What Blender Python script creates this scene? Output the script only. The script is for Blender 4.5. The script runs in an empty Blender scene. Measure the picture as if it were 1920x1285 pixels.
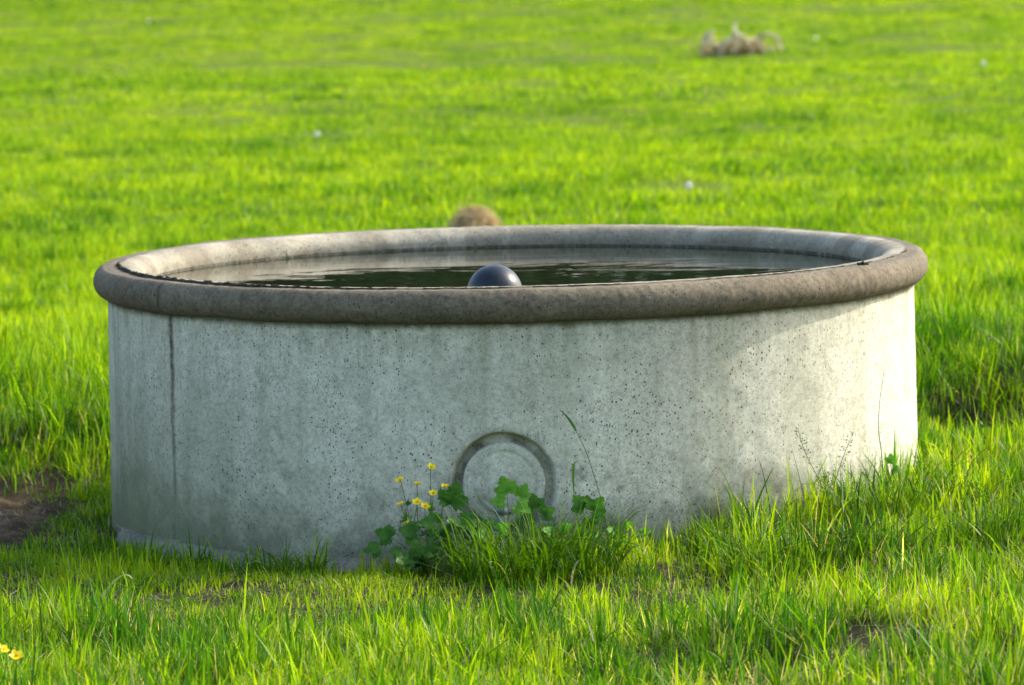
import bpy, math, random
import numpy as np
from mathutils import Vector, Matrix

SC = bpy.context.scene
COL = SC.collection
R = math.radians
PI = math.pi
random.seed(7)
rng = np.random.default_rng(11)

# ------------------------------------------------------------------ camera, sky, sun, exposure
cam = bpy.data.cameras.new('camera')
cam_ob = bpy.data.objects.new('camera', cam)
COL.objects.link(cam_ob)
SC.camera = cam_ob
CAMPOS = Vector((0, -12, 1.59))
cam.sensor_width = 36
cam.lens = 8532 / 1920 * 36
cam.clip_end = 3000
cam.clip_start = .1
cam_ob.matrix_world = Matrix.Translation(CAMPOS) @ Matrix.Rotation(R(90 - 5.553), 4, 'X') @ Matrix.Rotation(-.021, 4, 'Z')
cam.dof.use_dof = True
cam.dof.focus_distance = 10.35
cam.dof.aperture_fstop = 7.4

SUN_AZ, SUN_EL = R(64.5), R(34.5)          # azimuth from +Y towards +X
w = bpy.data.worlds.new('World')
SC.world = w
w.use_nodes = True
_n = w.node_tree.nodes
sky = _n.new('ShaderNodeTexSky')
sky.sky_type = 'NISHITA'
sky.sun_disc = False
sky.sun_elevation = SUN_EL
sky.sun_rotation = SUN_AZ
sky.dust_density = 3.0
w.node_tree.links.new(sky.outputs[0], _n['Background'].inputs[0])
_n['Background'].inputs[1].default_value = .15
w.cycles.sampling_method = 'MANUAL'
w.cycles.sample_map_resolution = 2048
sl = bpy.data.lights.new('sun', 'SUN')
sl.energy = 1.95
sl.angle = R(.5)
sl.color = (1, .945, .85)
sun = bpy.data.objects.new('sun', sl)
COL.objects.link(sun)
SD = Vector((math.sin(SUN_AZ) * math.cos(SUN_EL), math.cos(SUN_AZ) * math.cos(SUN_EL), math.sin(SUN_EL)))
sun.rotation_euler = SD.to_track_quat('Z', 'Y').to_euler()
sun.location = SD * 30
SC.view_settings.view_transform = 'Standard'
SC.view_settings.look = 'None'
SC.view_settings.exposure = 1.5
SC.view_settings.gamma = 1
SC.render.engine = 'CYCLES'
SC.cycles.use_denoising = True
SC.cycles.max_bounces = 8
SC.cycles.transmission_bounces = 6
SC.cycles.caustics_reflective = False
SC.cycles.caustics_refractive = False

# ------------------------------------------------------------------ numpy noise and terrain
_T = np.random.default_rng(5).random((256, 256))


def vn(x, y, size, seed=0):
    """value noise in 0..1"""
    x = np.asarray(x, float) / size + seed * 17.31
    y = np.asarray(y, float) / size + seed * 5.77
    xi, yi = np.floor(x).astype(int), np.floor(y).astype(int)
    fx, fy = x - xi, y - yi
    fx, fy = fx * fx * (3 - 2 * fx), fy * fy * (3 - 2 * fy)
    a, b = _T[xi & 255, yi & 255], _T[(xi + 1) & 255, yi & 255]
    c, d = _T[xi & 255, (yi + 1) & 255], _T[(xi + 1) & 255, (yi + 1) & 255]
    return (a * (1 - fx) + b * fx) * (1 - fy) + (c * (1 - fx) + d * fx) * fy


def sm(a, b, x):
    t = np.clip((np.asarray(x, float) - a) / (b - a), 0, 1)
    return t * t * (3 - 2 * t)


def ell(x, y, cx, cy, ax, ay):
    """0 outside, 1 inside an ellipse with a ragged edge"""
    q = np.hypot((x - cx) / ax, (y - cy) / ay) + .45 * (vn(x, y, .13, 3) - .5)
    return 1 - sm(.7, 1.1, q)


def ground_h(x, y):
    x, y = np.asarray(x, float), np.asarray(y, float)
    r = np.hypot(x, y)
    near = 1 - sm(3, 9, r)
    z = .03 * (vn(x, y, .75, 9) - .5) * sm(2, 5, y) + .03 * (vn(x, y, .38, 1) - .5) + .05 * (vn(x, y, .24, 93) - .5) * sm(.2, .5, x) * sm(1.1, 1.3, r) * near + .05 * (vn(x, y, 1.3, 2) - .5) * sm(1.0, 2.2, r)
    z += .075 * sm(.1, 1.25, x) * near
    z -= .035 * (1 - sm(1.15, 1.6, r)) * (1 - sm(-.2, .25, x))
    z -= .05 * ell(x, y, -1.55, .1, .42, .8)
    z += .07 * sm(.75, 1.15, y) * (1 - sm(-1.1, -.9, x)) * near
    z -= .10 * ell(x, y, 1.36, .95, .34, .38)
    z += .08 * sm(1.25, 1.5, y) * sm(.9, 1.1, x) * near
    z += (.045 * (vn(x, y, .11, 91) - .5) + .03 * (vn(x, y, .035, 92) - .5)) * ell(x, y, -1.48, .15, .45, .8)
    far = sm(8, 25, r)
    z += far * (.22 * (vn(x, y, 9, 4) - .5) + .5 * (vn(x, y, 40, 5) - .5))
    return z


def gz(x, y):
    return float(ground_h(x, y))


# ------------------------------------------------------------------ object helpers
def tag(o, label=None, cat=None, group=None, kind=None):
    if label: o['label'] = label
    if cat: o['category'] = cat
    if group: o['group'] = group
    if kind: o['kind'] = kind
    return o


def empty(name, loc, label, cat, group=None):
    o = bpy.data.objects.new(name, None)
    COL.objects.link(o)
    o.location = loc
    o.empty_display_size = .05
    return tag(o, label, cat, group)


def link_mesh(name, me, mat, parent=None, loc=None):
    if mat: me.materials.append(mat)
    o = bpy.data.objects.new(name, me)
    COL.objects.link(o)
    if parent: o.parent = parent
    if loc is not None: o.location = loc
    return o


def np_mesh(name, V, quads=None, tris=None, attrs=None):
    V = np.ascontiguousarray(V, np.float32)
    me = bpy.data.meshes.new(name)
    me.vertices.add(len(V))
    me.vertices.foreach_set('co', V.ravel())
    li, ls, off = [], [], 0
    for F, k in ((quads, 4), (tris, 3)):
        if F is not None and len(F):
            F = np.asarray(F, np.int32)
            li.append(F.ravel())
            ls.append(off + np.arange(len(F), dtype=np.int32) * k)
            off += len(F) * k
    li, ls = np.concatenate(li), np.concatenate(ls)
    me.loops.add(len(li))
    me.loops.foreach_set('vertex_index', li)
    me.polygons.add(len(ls))
    me.polygons.foreach_set('loop_start', ls)
    for k, a in (attrs or {}).items():
        a = np.asarray(a, np.float32)
        if a.ndim == 1:
            at = me.attributes.new(k, 'FLOAT', 'POINT')
            at.data.foreach_set('value', a)
        else:
            at = me.color_attributes.new(k, 'FLOAT_COLOR', 'POINT')
            at.data.foreach_set('color', np.concatenate([a, np.ones((len(a), 1), np.float32)], 1).ravel())
    me.update(calc_edges=True)
    return me


class MB:
    """collects tubes, leaves and other small shapes into one mesh"""
    def __init__(s):
        s.v, s.f = [], []

    def tube(s, pts, rad, n=7, cap=True):
        pts = [Vector(p) for p in pts]
        if not hasattr(rad, '__len__'): rad = [rad] * len(pts)
        base = len(s.v)
        up = Vector((.31, .83, .46)).normalized()
        for i, p in enumerate(pts):
            t = (pts[min(i + 1, len(pts) - 1)] - pts[max(i - 1, 0)]).normalized()
            a = t.cross(up)
            if a.length < .1: a = t.cross(Vector((1, 0, 0)))
            a.normalize()
            b = t.cross(a)
            for k in range(n):
                an = 2 * PI * k / n
                s.v.append(p + (a * math.cos(an) + b * math.sin(an)) * rad[i])
        for i in range(len(pts) - 1):
            for k in range(n):
                s.f.append((base + i * n + k, base + i * n + (k + 1) % n, base + (i + 1) * n + (k + 1) % n, base + (i + 1) * n + k))
        if cap:
            s.f.append(tuple(base + k for k in range(n))[::-1])
            s.f.append(tuple(base + (len(pts) - 1) * n + k for k in range(n)))
        return s

    def leaf(s, o, d, nrm, length, width, lobes=0, depth=.2, droop=.25, fold=.25, ns=16, shape=.75, ruffle=0.):
        """a bent leaf: o base, d direction, nrm upper side"""
        o, d = Vector(o), Vector(d).normalized()
        nrm = Vector(nrm)
        nrm = (nrm - d * nrm.dot(d)).normalized()
        sd = d.cross(nrm)
        base = len(s.v)
        cols = (-1, -.5, 0, .5, 1)
        ph = random.random() * 3
        for i in range(ns + 1):
            t = i / ns
            wv = width * .5 * max(.02, math.sin(PI * min(1, t ** shape)) ** .7)
            if lobes: wv *= 1 - depth + depth * 2 * abs((t * lobes + ph * .2) % 1 - .5) * 2 * (.6 + .4 * random.random())
            c = o + d * (length * t * (1 - .25 * droop * t)) - nrm * (droop * length * t * t * .7)
            for q in cols:
                s.v.append(c + sd * (q * wv) + nrm * (abs(q) * wv * fold + ruffle * wv * math.sin(9 * t + q * 4 + ph) * abs(q)))
        m = len(cols)
        for i in range(ns):
            for k in range(m - 1):
                a = base + i * m + k
                s.f.append((a, a + 1, a + m + 1, a + m))
        return s

    def ribbon(s, pts, widths, side):
        side = Vector(side).normalized()
        base = len(s.v)
        for p, wd in zip(pts, widths):
            p = Vector(p)
            s.v += [p - side * wd * .5 + Vector((0, 0, wd * .18)), p, p + side * wd * .5 + Vector((0, 0, wd * .18))]
        for i in range(len(pts) - 1):
            for k in range(2):
                a = base + i * 3 + k
                s.f.append((a, a + 1, a + 4, a + 3))
        return s

    def blob(s, c, r, sx=1, sy=1, sz=1, n=10, m=7, bump=.1):
        c = Vector(c)
        base = len(s.v)
        for i in range(m + 1):
            th = PI * i / m
            for k in range(n):
                ph = 2 * PI * k / n
                rr = r * (1 + random.uniform(-bump, bump))
                s.v.append(c + Vector((rr * sx * math.sin(th) * math.cos(ph), rr * sy * math.sin(th) * math.sin(ph), rr * sz * math.cos(th))))
        for i in range(m):
            for k in range(n):
                s.f.append((base + i * n + k, base + (i + 1) * n + k, base + (i + 1) * n + (k + 1) % n, base + i * n + (k + 1) % n))
        return s

    def build(s, name, mat, parent=None, loc=None, smooth=True):
        me = bpy.data.meshes.new(name)
        me.from_pydata([tuple(v) for v in s.v], [], s.f)
        me.update()
        if smooth: me.shade_smooth()
        return link_mesh(name, me, mat, parent, loc)


def curve_pts(P, n=14):
    """smooth polyline through points (Catmull-Rom)"""
    P = [Vector(p) for p in P]
    Q = [P[0] * 2 - P[1]] + P + [P[-1] * 2 - P[-2]]
    out = []
    m = len(P) - 1
    for j in range(n + 1):
        u = j / n * m
        i = min(int(u), m - 1)
        t = u - i
        a, b, c, d = Q[i:i + 4]
        out.append(.5 * ((2 * b) + (c - a) * t + (2 * a - 5 * b + 4 * c - d) * t * t + (3 * b - a - 3 * c + d) * t ** 3))
    return out


# ------------------------------------------------------------------ material helpers
class M:
    def __init__(s, name):
        s.m = bpy.data.materials.new(name)
        s.m.use_nodes = True
        s.t = s.m.node_tree
        s.p = s.t.nodes['Principled BSDF']
        s.out = s.t.nodes['Material Output']
        s.co = s.n('ShaderNodeTexCoord').outputs['Object']

    def n(s, k): return s.t.nodes.new(k)

    def put(s, sock, v):
        if hasattr(v, 'is_linked'): s.t.links.new(v, sock)
        elif hasattr(v, '__len__') and len(v) == 3 and sock.type == 'RGBA': sock.default_value = (*v, 1)
        else: sock.default_value = v

    def noise(s, scale, detail=4, rough=.55, vec=None, dist=0):
        n = s.n('ShaderNodeTexNoise')
        s.t.links.new(vec or s.co, n.inputs['Vector'])
        n.inputs['Scale'].default_value = scale
        n.inputs['Detail'].default_value = detail
        n.inputs['Roughness'].default_value = rough
        n.inputs['Distortion'].default_value = dist
        return n.outputs['Fac']

    def voro(s, scale, vec=None):
        n = s.n('ShaderNodeTexVoronoi')
        s.t.links.new(vec or s.co, n.inputs['Vector'])
        n.inputs['Scale'].default_value = scale
        return n.outputs['Distance'], n.outputs['Color']

    def scale(s, v):
        n = s.n('ShaderNodeMapping')
        s.t.links.new(s.co, n.inputs['Vector'])
        n.inputs['Scale'].default_value = v
        return n.outputs[0]

    def ramp(s, fac, stops):
        n = s.n('ShaderNodeValToRGB')
        s.put(n.inputs[0], fac)
        e = n.color_ramp.elements
        while len(e) < len(stops): e.new(.5)
        for q, (pos, c) in zip(e, stops):
            q.position = pos
            q.color = (c, c, c, 1) if not hasattr(c, '__len__') else (*c, 1)
        return n.outputs[0]

    def mix(s, fac, a, b, mode='MIX'):
        n = s.n('ShaderNodeMix')
        n.data_type = 'RGBA'
        n.blend_type = mode
        s.put(n.inputs[0], fac)
        s.put(n.inputs[6], a)
        s.put(n.inputs[7], b)
        return n.outputs[2]

    def math(s, op, a, b=0., clamp=False):
        n = s.n('ShaderNodeMath')
        n.operation = op
        n.use_clamp = clamp
        s.put(n.inputs[0], a)
        s.put(n.inputs[1], b)
        return n.outputs[0]

    def attr(s, name, out='Fac'):
        n = s.n('ShaderNodeAttribute')
        n.attribute_name = name
        return n.outputs[out]

    def xyz(s):
        n = s.n('ShaderNodeSeparateXYZ')
        s.t.links.new(s.co, n.inputs[0])
        return n.outputs

    def bump(s, h, dist=.002, strength=1., normal=None):
        n = s.n('ShaderNodeBump')
        n.inputs['Distance'].default_value = dist
        n.inputs['Strength'].default_value = strength
        s.put(n.inputs['Height'], h)
        if normal: s.t.links.new(normal, n.inputs['Normal'])
        return n.outputs[0]

    def set(s, **k):
        names = dict(color='Base Color', rough='Roughness', spec='Specular IOR Level', normal='Normal', ior='IOR', sheen='Sheen Weight', coat='Coat Weight')
        for a, v in k.items(): s.put(s.p.inputs[names[a]], v)
        return s

    def leafy(s, color, trans, tcol=None, rough=.45, spec=.4):
        """thin leaf: reflects and lets light through"""
        s.set(color=color, rough=rough, spec=spec)
        tr = s.n('ShaderNodeBsdfTranslucent')
        s.put(tr.inputs[0], tcol or color)
        mx = s.n('ShaderNodeMixShader')
        mx.inputs[0].default_value = trans
        s.t.links.new(s.p.outputs[0], mx.inputs[1])
        s.t.links.new(tr.outputs[0], mx.inputs[2])
        s.t.links.new(mx.outputs[0], s.out.inputs[0])
        return s.m


def concrete(name, lo, hi, stain, pit, streak=True, base_dirt=False, dirt_shade_col=(.055, .055, .028), pale=False):
    m = M(name)
    c = m.ramp(m.noise(2.6, 8, .6), [(.3, lo), (.7, hi)])
    c = m.mix(.85, c, m.ramp(m.noise(85, 5, .7), [(.3, .55), (.52, .98), (.8, 1.18)]), 'MULTIPLY')
    patch = m.ramp(m.noise(5.5, 6, .65), [(.42, 0.), (.68, 1.)])
    speck = m.ramp(m.noise(190, 3, .7), [(.52, 0.), (.66, 1.)])
    c = m.mix(1., c, m.ramp(m.noise(24, 6, .7), [(.32, .80), (.5, 1.0), (.7, 1.12)]), 'MULTIPLY')
    speck2 = m.ramp(m.noise(330, 2, .6), [(.56, 0.), (.66, 1.)])
    c = m.mix(m.math('MULTIPLY', m.math('MULTIPLY', patch, speck), .85), c, stain)
    c = m.mix(m.math('MULTIPLY', speck2, .5), c, stain)
    fleck = m.ramp(m.noise(260, 2, .6, dist=.4), [(.60, 0.), (.68, 1.)])
    c = m.mix(m.math('MULTIPLY', fleck, .5), c, hi)
    if pale:
        c = m.mix(1., c, m.ramp(m.noise(95, 5, .75), [(.34, .68), (.5, 1.), (.68, 1.18)]), 'MULTIPLY')
        c = m.mix(m.math('MULTIPLY', m.ramp(m.noise(380, 2, .6), [(.58, 0.), (.64, 1.)]), .6), c, stain)
        c = m.mix(m.attr('pale'), c, m.mix(1., m.ramp(m.noise(7, 7, .65), [(.3, (.215, .198, .142)), (.7, (.42, .385, .285))]), m.ramp(m.noise(110, 4, .7), [(.3, .7), (.6, 1.05)]), 'MULTIPLY'))
    c = m.mix(m.math('MULTIPLY', m.ramp(m.noise(16, 6, .7, dist=.6), [(.56, 0.), (.72, 1.)]), .38), c, stain)
    if streak:
        st = m.ramp(m.noise(1, 5, .6, m.scale((13, 13, .8))), [(.46, 0.), (.66, 1.)])
        st2 = m.ramp(m.noise(1, 4, .6, m.scale((42, 42, 2.2))), [(.5, 0.), (.7, 1.)])
        z = m.xyz()[2]
        top = m.ramp(m.math('ADD', z, m.math('MULTIPLY', m.noise(9, 4), .12)), [(.50, 0.), (.63, 1.)])
        c = m.mix(m.math('MULTIPLY', m.math('MULTIPLY', st2, top), .45), c, (.15, .165, .07))
        c = m.mix(m.math('MULTIPLY', st, .32), c, (.19, .205, .115))
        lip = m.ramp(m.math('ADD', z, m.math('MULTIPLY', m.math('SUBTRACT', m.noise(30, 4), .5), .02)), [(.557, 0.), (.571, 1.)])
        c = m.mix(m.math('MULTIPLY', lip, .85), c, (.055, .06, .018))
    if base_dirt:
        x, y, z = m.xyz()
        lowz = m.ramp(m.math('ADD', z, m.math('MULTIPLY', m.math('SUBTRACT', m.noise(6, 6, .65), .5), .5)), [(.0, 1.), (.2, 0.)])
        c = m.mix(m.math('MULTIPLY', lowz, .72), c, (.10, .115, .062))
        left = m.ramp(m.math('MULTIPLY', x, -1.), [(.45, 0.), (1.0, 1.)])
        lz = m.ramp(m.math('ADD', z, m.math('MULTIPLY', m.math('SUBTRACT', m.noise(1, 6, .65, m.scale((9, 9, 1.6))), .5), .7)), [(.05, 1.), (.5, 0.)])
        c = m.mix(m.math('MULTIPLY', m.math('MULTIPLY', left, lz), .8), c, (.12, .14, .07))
    # air-bubble pits of two sizes, some with brown dirt inside
    h = m.math('MULTIPLY', m.noise(140, 4, .7), .16)
    clus = m.ramp(m.noise(5, 3, .6), [(.36, .55), (.64, 1.05)])
    for sc, thr, wgt in ((150, .36, .5), (80, .21, .9), (30, .09, 1.4), (9, .06, 3.)):
        d, cc = m.voro(sc, m.scale((1, 1, .8)))
        sp = m.n('ShaderNodeSeparateColor')
        m.t.links.new(cc, sp.inputs[0])
        size = m.math('MULTIPLY', m.ramp(sp.outputs[0], [(.45, 0.), (1., 1.)]), thr * pit)
        size = m.math('MULTIPLY', size, clus)
        wob = m.math('ADD', d, m.math('MULTIPLY', m.math('SUBTRACT', m.noise(sc * 5, 2), .5), .12 * thr / .12))
        inside = m.math('GREATER_THAN', size, wob)
        pc = m.mix(m.ramp(sp.outputs[1], [(.90, 0.), (.94, 1.)]), (.03, .03, .022), (.22, .15, .05))
        c = m.mix(m.math('MULTIPLY', inside, .9), c, pc)
        h = m.math('SUBTRACT', h, m.math('MULTIPLY', inside, wgt * .5))
    dirt_shade = m.attr('dirt_shade')
    dn = m.math('MULTIPLY', dirt_shade, m.ramp(m.noise(60, 4, .7), [(.3, .45), (.6, 1.)]), True)
    c = m.mix(dn, c, dirt_shade_col)
    m.set(color=c, rough=.88, spec=.25, normal=m.bump(h, .003, .8))
    return m.m


# ------------------------------------------------------------------ materials
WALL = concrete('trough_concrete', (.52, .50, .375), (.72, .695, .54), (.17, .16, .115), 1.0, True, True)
RIM = concrete('weathered_rim_concrete', (.118, .094, .058), (.24, .20, .132), (.05, .045, .03), .95, False, False, (.025, .026, .016), True)
INNER = concrete('basin_concrete', (.36, .34, .28), (.52, .50, .41), (.2, .17, .10), .7, False, False, (.06, .06, .04))
FOOT = concrete('footing_concrete', (.13, .122, .088), (.34, .32, .25), (.06, .062, .034), 1.0, False, False)

m = M('soil')
soil = m.ramp(m.noise(9, 9, .7), [(.3, (.05, .032, .018)), (.52, (.12, .08, .045)), (.75, (.26, .195, .12))])
turf = m.ramp(m.noise(1.1, 9, .7), [(.3, (.07, .12, .008)), (.7, (.14, .19, .012))])
thatch = m.ramp(m.noise(22, 8, .75), [(.35, (.03, .03, .012)), (.6, (.075, .07, .03)), (.8, (.17, .14, .07))])
c = m.mix(m.attr('turf'), m.mix(m.attr('thatch'), soil, thatch), turf)
m.set(color=c, rough=.95, spec=.15, normal=m.bump(m.noise(38, 9, .75), .03, .9))
SOIL = m.m

m = M('grass_blade')
gc = m.attr('col', 'Color')
tcol = m.mix(1., gc, (1.5, 1.4, .3), 'MULTIPLY')
GRASS = m.leafy(gc, .5, tcol, .5, .2)


def leafmat(name, a, b, trans=.4, sc=40, rough=.5, spec=.25, tint=(1.5, 1.5, .6)):
    m = M(name)
    c = m.ramp(m.noise(sc, 4, .6), [(.35, a), (.65, b)])
    m.set(normal=m.bump(m.noise(sc * 4, 3), .001, .5))
    return m.leafy(c, trans, m.mix(1., c, tint, 'MULTIPLY'), rough, spec)


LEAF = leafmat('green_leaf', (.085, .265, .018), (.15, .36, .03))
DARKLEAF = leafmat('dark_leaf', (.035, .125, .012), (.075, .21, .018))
LIGHTLEAF = leafmat('pale_leaf', (.22, .30, .13), (.32, .38, .20), .3)
STEM = leafmat('green_stem', (.07, .13, .02), (.11, .18, .035), .15)
BLADE = leafmat('tussock_blade', (.045, .13, .010), (.085, .20, .016), .42, 14, .42, .4)
PETAL = leafmat('yellow_petal', (.95, .74, .002), (.98, .82, .004), .3, 60, .3, .5, (1, .95, .6))
STAMEN = leafmat('stamen', (.62, .33, .004), (.7, .40, .006), .1, 200)
SEED = leafmat('seed_fluff', (.72, .72, .68), (.82, .82, .78), .5, 60, .7, .2, (1, 1, 1))
DRY = leafmat('dry_grass', (.42, .31, .15), (.62, .48, .27), .35, 18, .7, .2, (1, .9, .7))
CLOVER = leafmat('white_bloom', (.68, .68, .58), (.8, .8, .72), .3, 90, .6, .2, (1, 1, 1))
m = M('dead_wood')
m.set(color=m.ramp(m.noise(7, 6, .65, m.scale((1, 1, 1))), [(.3, (.34, .28, .16)), (.55, (.64, .56, .36)), (.75, (.85, .78, .58))]), rough=.85, spec=.2, normal=m.bump(m.noise(45, 5, .7), .01))
DEADWOOD = m.m
m = M('bark')
m.set(color=m.ramp(m.noise(6, 5), [(.3, (.05, .04, .03)), (.7, (.11, .09, .065))]), rough=.9)
BARK = m.m
m = M('moss')
m.set(color=m.ramp(m.noise(260, 4, .7), [(.38, (.014, .014, .009)), (.55, (.045, .042, .026)), (.68, (.2, .18, .13))]), rough=.95, spec=.1, normal=m.bump(m.noise(320, 4, .7), .004))
MOSS = m.m
m = M('stone')
m.set(color=m.ramp(m.noise(30, 6, .65), [(.3, (.24, .24, .24)), (.7, (.46, .46, .45))]), rough=.85, normal=m.bump(m.noise(60, 5), .004))
STONE = m.m
m = M('float_plastic')
scr = m.ramp(m.noise(1, 5, .7, m.scale((30, 30, 160)), 1.2), [(.56, 0.), (.74, 1.)])
m.set(color=m.mix(m.math('MULTIPLY', scr, .35), (.008, .014, .020), (.08, .09, .095)), rough=m.ramp(m.noise(50, 5, .7), [(.3, .27), (.7, .45)]), spec=.35)
FLOAT = m.m
m = M('pipe_plastic')
m.set(color=m.ramp(m.noise(45, 4, .6), [(.35, (.13, .15, .17)), (.7, (.22, .245, .265))]), rough=.5, spec=.4)
PIPE = m.m
m = M('trough_water')
wv = m.math('ADD', m.noise(4.5, 2, .5, m.scale((.6, 1, 1)), .5), m.math('MULTIPLY', m.noise(24, 2, .5, m.scale((.5, 1, 1))), .10))
m.set(color=m.ramp(m.noise(3, 4), [(.3, (.008, .012, .006)), (.7, (.016, .022, .010))]), rough=.015, ior=1.33, spec=.5, normal=m.bump(wv, .0024, 1.))
WATER = m.m

# ------------------------------------------------------------------ ground: one sheet to the horizon
def axis(a, b, fine, grow):
    out = list(np.arange(a, b + 1e-6, fine))
    st, x = fine, out[-1]
    while x < 1600:
        st = min(st * grow, 200)
        x += st
        out.append(x)
    st, x = fine, out[0]
    neg = []
    while x > -1600:
        st = min(st * grow, 200)
        x -= st
        neg.append(x)
    return np.array(neg[::-1] + out)


gx, gy = axis(-2.6, 2.6, .03, 1.12), axis(-3.6, 3.2, .03, 1.09)
X, Y = np.meshgrid(gx, gy)
r = np.hypot(X, Y)
Z = ground_h(X, Y)
Z = np.where(r < .98, -.25, Z)
nx, ny = len(gx), len(gy)
i = (np.arange(ny - 1)[:, None] * nx + np.arange(nx - 1)[None]).ravel()
bare = np.clip(ell(X, Y, -1.50, .12, .40, .76) + .8 * ell(X, Y, 1.36, .98, .28, .3), 0, 1)
turf_a = sm(3.0, 9.0, Y) * (1 - bare)
me = np_mesh('ground', np.stack([X, Y, Z], -1).reshape(-1, 3), np.stack([i, i + 1, i + nx + 1, i + nx], 1),
             attrs=dict(turf=turf_a.ravel(), thatch=(1 - bare).ravel()))
tag(link_mesh('ground', me, SOIL), 'pasture soil under the grass, bare brown at left of the trough', 'ground', kind='structure')

# ------------------------------------------------------------------ the trough
TH = np.linspace(-PI, PI, 4001)
root = empty('cattle_trough', (0, 0, 0), 'round grey concrete cattle trough full of water standing in the meadow', 'trough')


def lathe(name, th, prof_fn, mat, nprof, extra=None):
    """surface (theta, profile) -> radius and height given by prof_fn(theta, k)"""
    T, K = np.meshgrid(th, np.arange(nprof), indexing='ij')
    res = prof_fn(T, K)
    rad, z, dirt_shade = res[:3]
    V = np.stack([rad * np.sin(T), -rad * np.cos(T), z], -1).reshape(-1, 3)
    a, b = T.shape
    i = (np.arange(a - 1)[:, None] * b + np.arange(b - 1)[None]).ravel()
    me = np_mesh(name, V, np.stack([i, i + b, i + b + 1, i + 1], 1), attrs=dict(dirt_shade=np.clip(dirt_shade, 0, 1).ravel(), **({'pale': np.clip(res[3], 0, 1).ravel()} if len(res) > 3 else {})))
    return link_mesh(name, me, mat, root)


FRONT = np.concatenate([np.linspace(-PI, -R(100), 120)[:-1], np.linspace(-R(100), R(100), 1100), np.linspace(R(100), PI, 120)[1:]])
SEAM = R(-53.5)
ZW = np.linspace(-.14, .585, 210)
DX, DZ = -.027, .182                 # centre of the round drain recess (arc length, height)


def wall_prof(T, K):
    z = ZW[K]
    s = T * 1.06
    rad = 1.062 + .007 * (1 - z / .6)
    rad = rad + .004 * (vn(s, z, .35, 6) - .5) + .0016 * (vn(s, z, .05, 7) - .5)
    sw = s - SEAM * 1.06 - .008 * (vn(z, z * 0, .11, 8) - .5) - .004 * (vn(z, z * 0, .03, 9) - .5)
    k = np.exp(-(sw / .0035) ** 2)
    fade = sm(.05, .4, z)
    rad = rad + .0022 * k * fade - .002 * np.exp(-((sw - .007) / .004) ** 2) * fade
    dirt_shade = (np.exp(-(sw / .0068) ** 2) * (.6 + .8 * vn(z, z * 0, .04, 10))) * (.3 + .7 * fade)
    dirt_shade += .35 * np.exp(-(sw / .02) ** 2) * sm(.40, .58, z)
    q = np.hypot(s - DX, z - DZ)
    q = q + .003 * (vn(s, z, .03, 11) - .5)
    ring = sm(.099, .105, q) * (1 - sm(.121, .129, q))
    rad = rad - .026 * ring - .009 * (1 - sm(.098, .106, q))
    rad = rad - .0025 * sm(.070, .074, q) * (1 - sm(.078, .084, q))
    ang = np.arctan2(z - DZ, s - DX)
    upl = .5 + .5 * np.cos(ang - R(125))
    dirt_shade += ring * (.2 + .8 * upl * vn(s, z, .025, 12)) + .5 * sm(.118, .13, q) * (1 - sm(.132, .150, q)) * upl * vn(s, z, .02, 13)  # groove grime, plus shade painted into the colour at its upper left
    dirt_shade += .16 * sm(.062, .07, q) * (1 - sm(.08, .088, q)) * vn(s, z, .03, 18)
    n1 = vn(s, z, .08, 14) * .6 + vn(s, z, .022, 15) * .4
    dirt_shade += .75 * ell(s, z, .40, .02, .16, .12) * n1 + .55 * ell(s, z, .62, .10, .22, .10) * n1 + .4 * ell(s, z, .12, .03, .2, .08) * n1
    dirt_shade += .4 * (1 - sm(-.0, .09, z + .1 * (n1 - .5))) * n1
    # rust brown splashes around the recess
    for cx, cz, rr in ((.152, .205, .022), (.225, .195, .012), (.255, .16, .010), (.36, .365, .012), (.19, .155, .010)):
        dirt_shade += .5 * (1 - sm(.3, 1.1, np.hypot(s - cx, z - cz) / rr + .9 * (vn(s, z, .008, 16) - .5)))
    return rad, z + 0 * T, dirt_shade


lathe('wall', FRONT, wall_prof, WALL, len(ZW))

# rim: rounded outside, flat top, rolled inner edge
prof = []
prof += [(1.048, .580), (1.056, .575)]
for a in np.linspace(-84, 90, 26):
    prof.append((1.0575 + .0435 * math.cos(R(a)), .6165 + .0425 * math.sin(R(a))))
for rr in np.linspace(1.054, 1.018, 12): prof.append((rr, .6592))
for a in np.linspace(8, 84, 14):
    prof.append((1.018 - .052 * math.sin(R(a)), .612 + .0472 * math.cos(R(a))))
prof += [(.9660, .6135), (.9658, .6105), (.9657, .608), (.9656, .6055), (.9655, .600)]
PR = np.array(prof)
ARC = np.concatenate([[0], np.cumsum(np.hypot(*np.diff(PR, axis=0).T))])
RIMTH = np.concatenate([np.linspace(-PI, -R(112), 260)[:-1], np.linspace(-R(112), R(112), 1500), np.linspace(R(112), PI, 260)[1:]])
nearw = lambda T: (1 - sm(R(78), R(100), np.abs(T)))         # the cast line on top shows on the near half


def seam_r(T):
    return 1.043 + .008 * (vn(T, T * 0, .22, 21) - .5) + .006 * (vn(T, T * 0, .05, 22) - .5) - .008 * sm(-R(40), -R(75), T)


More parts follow.
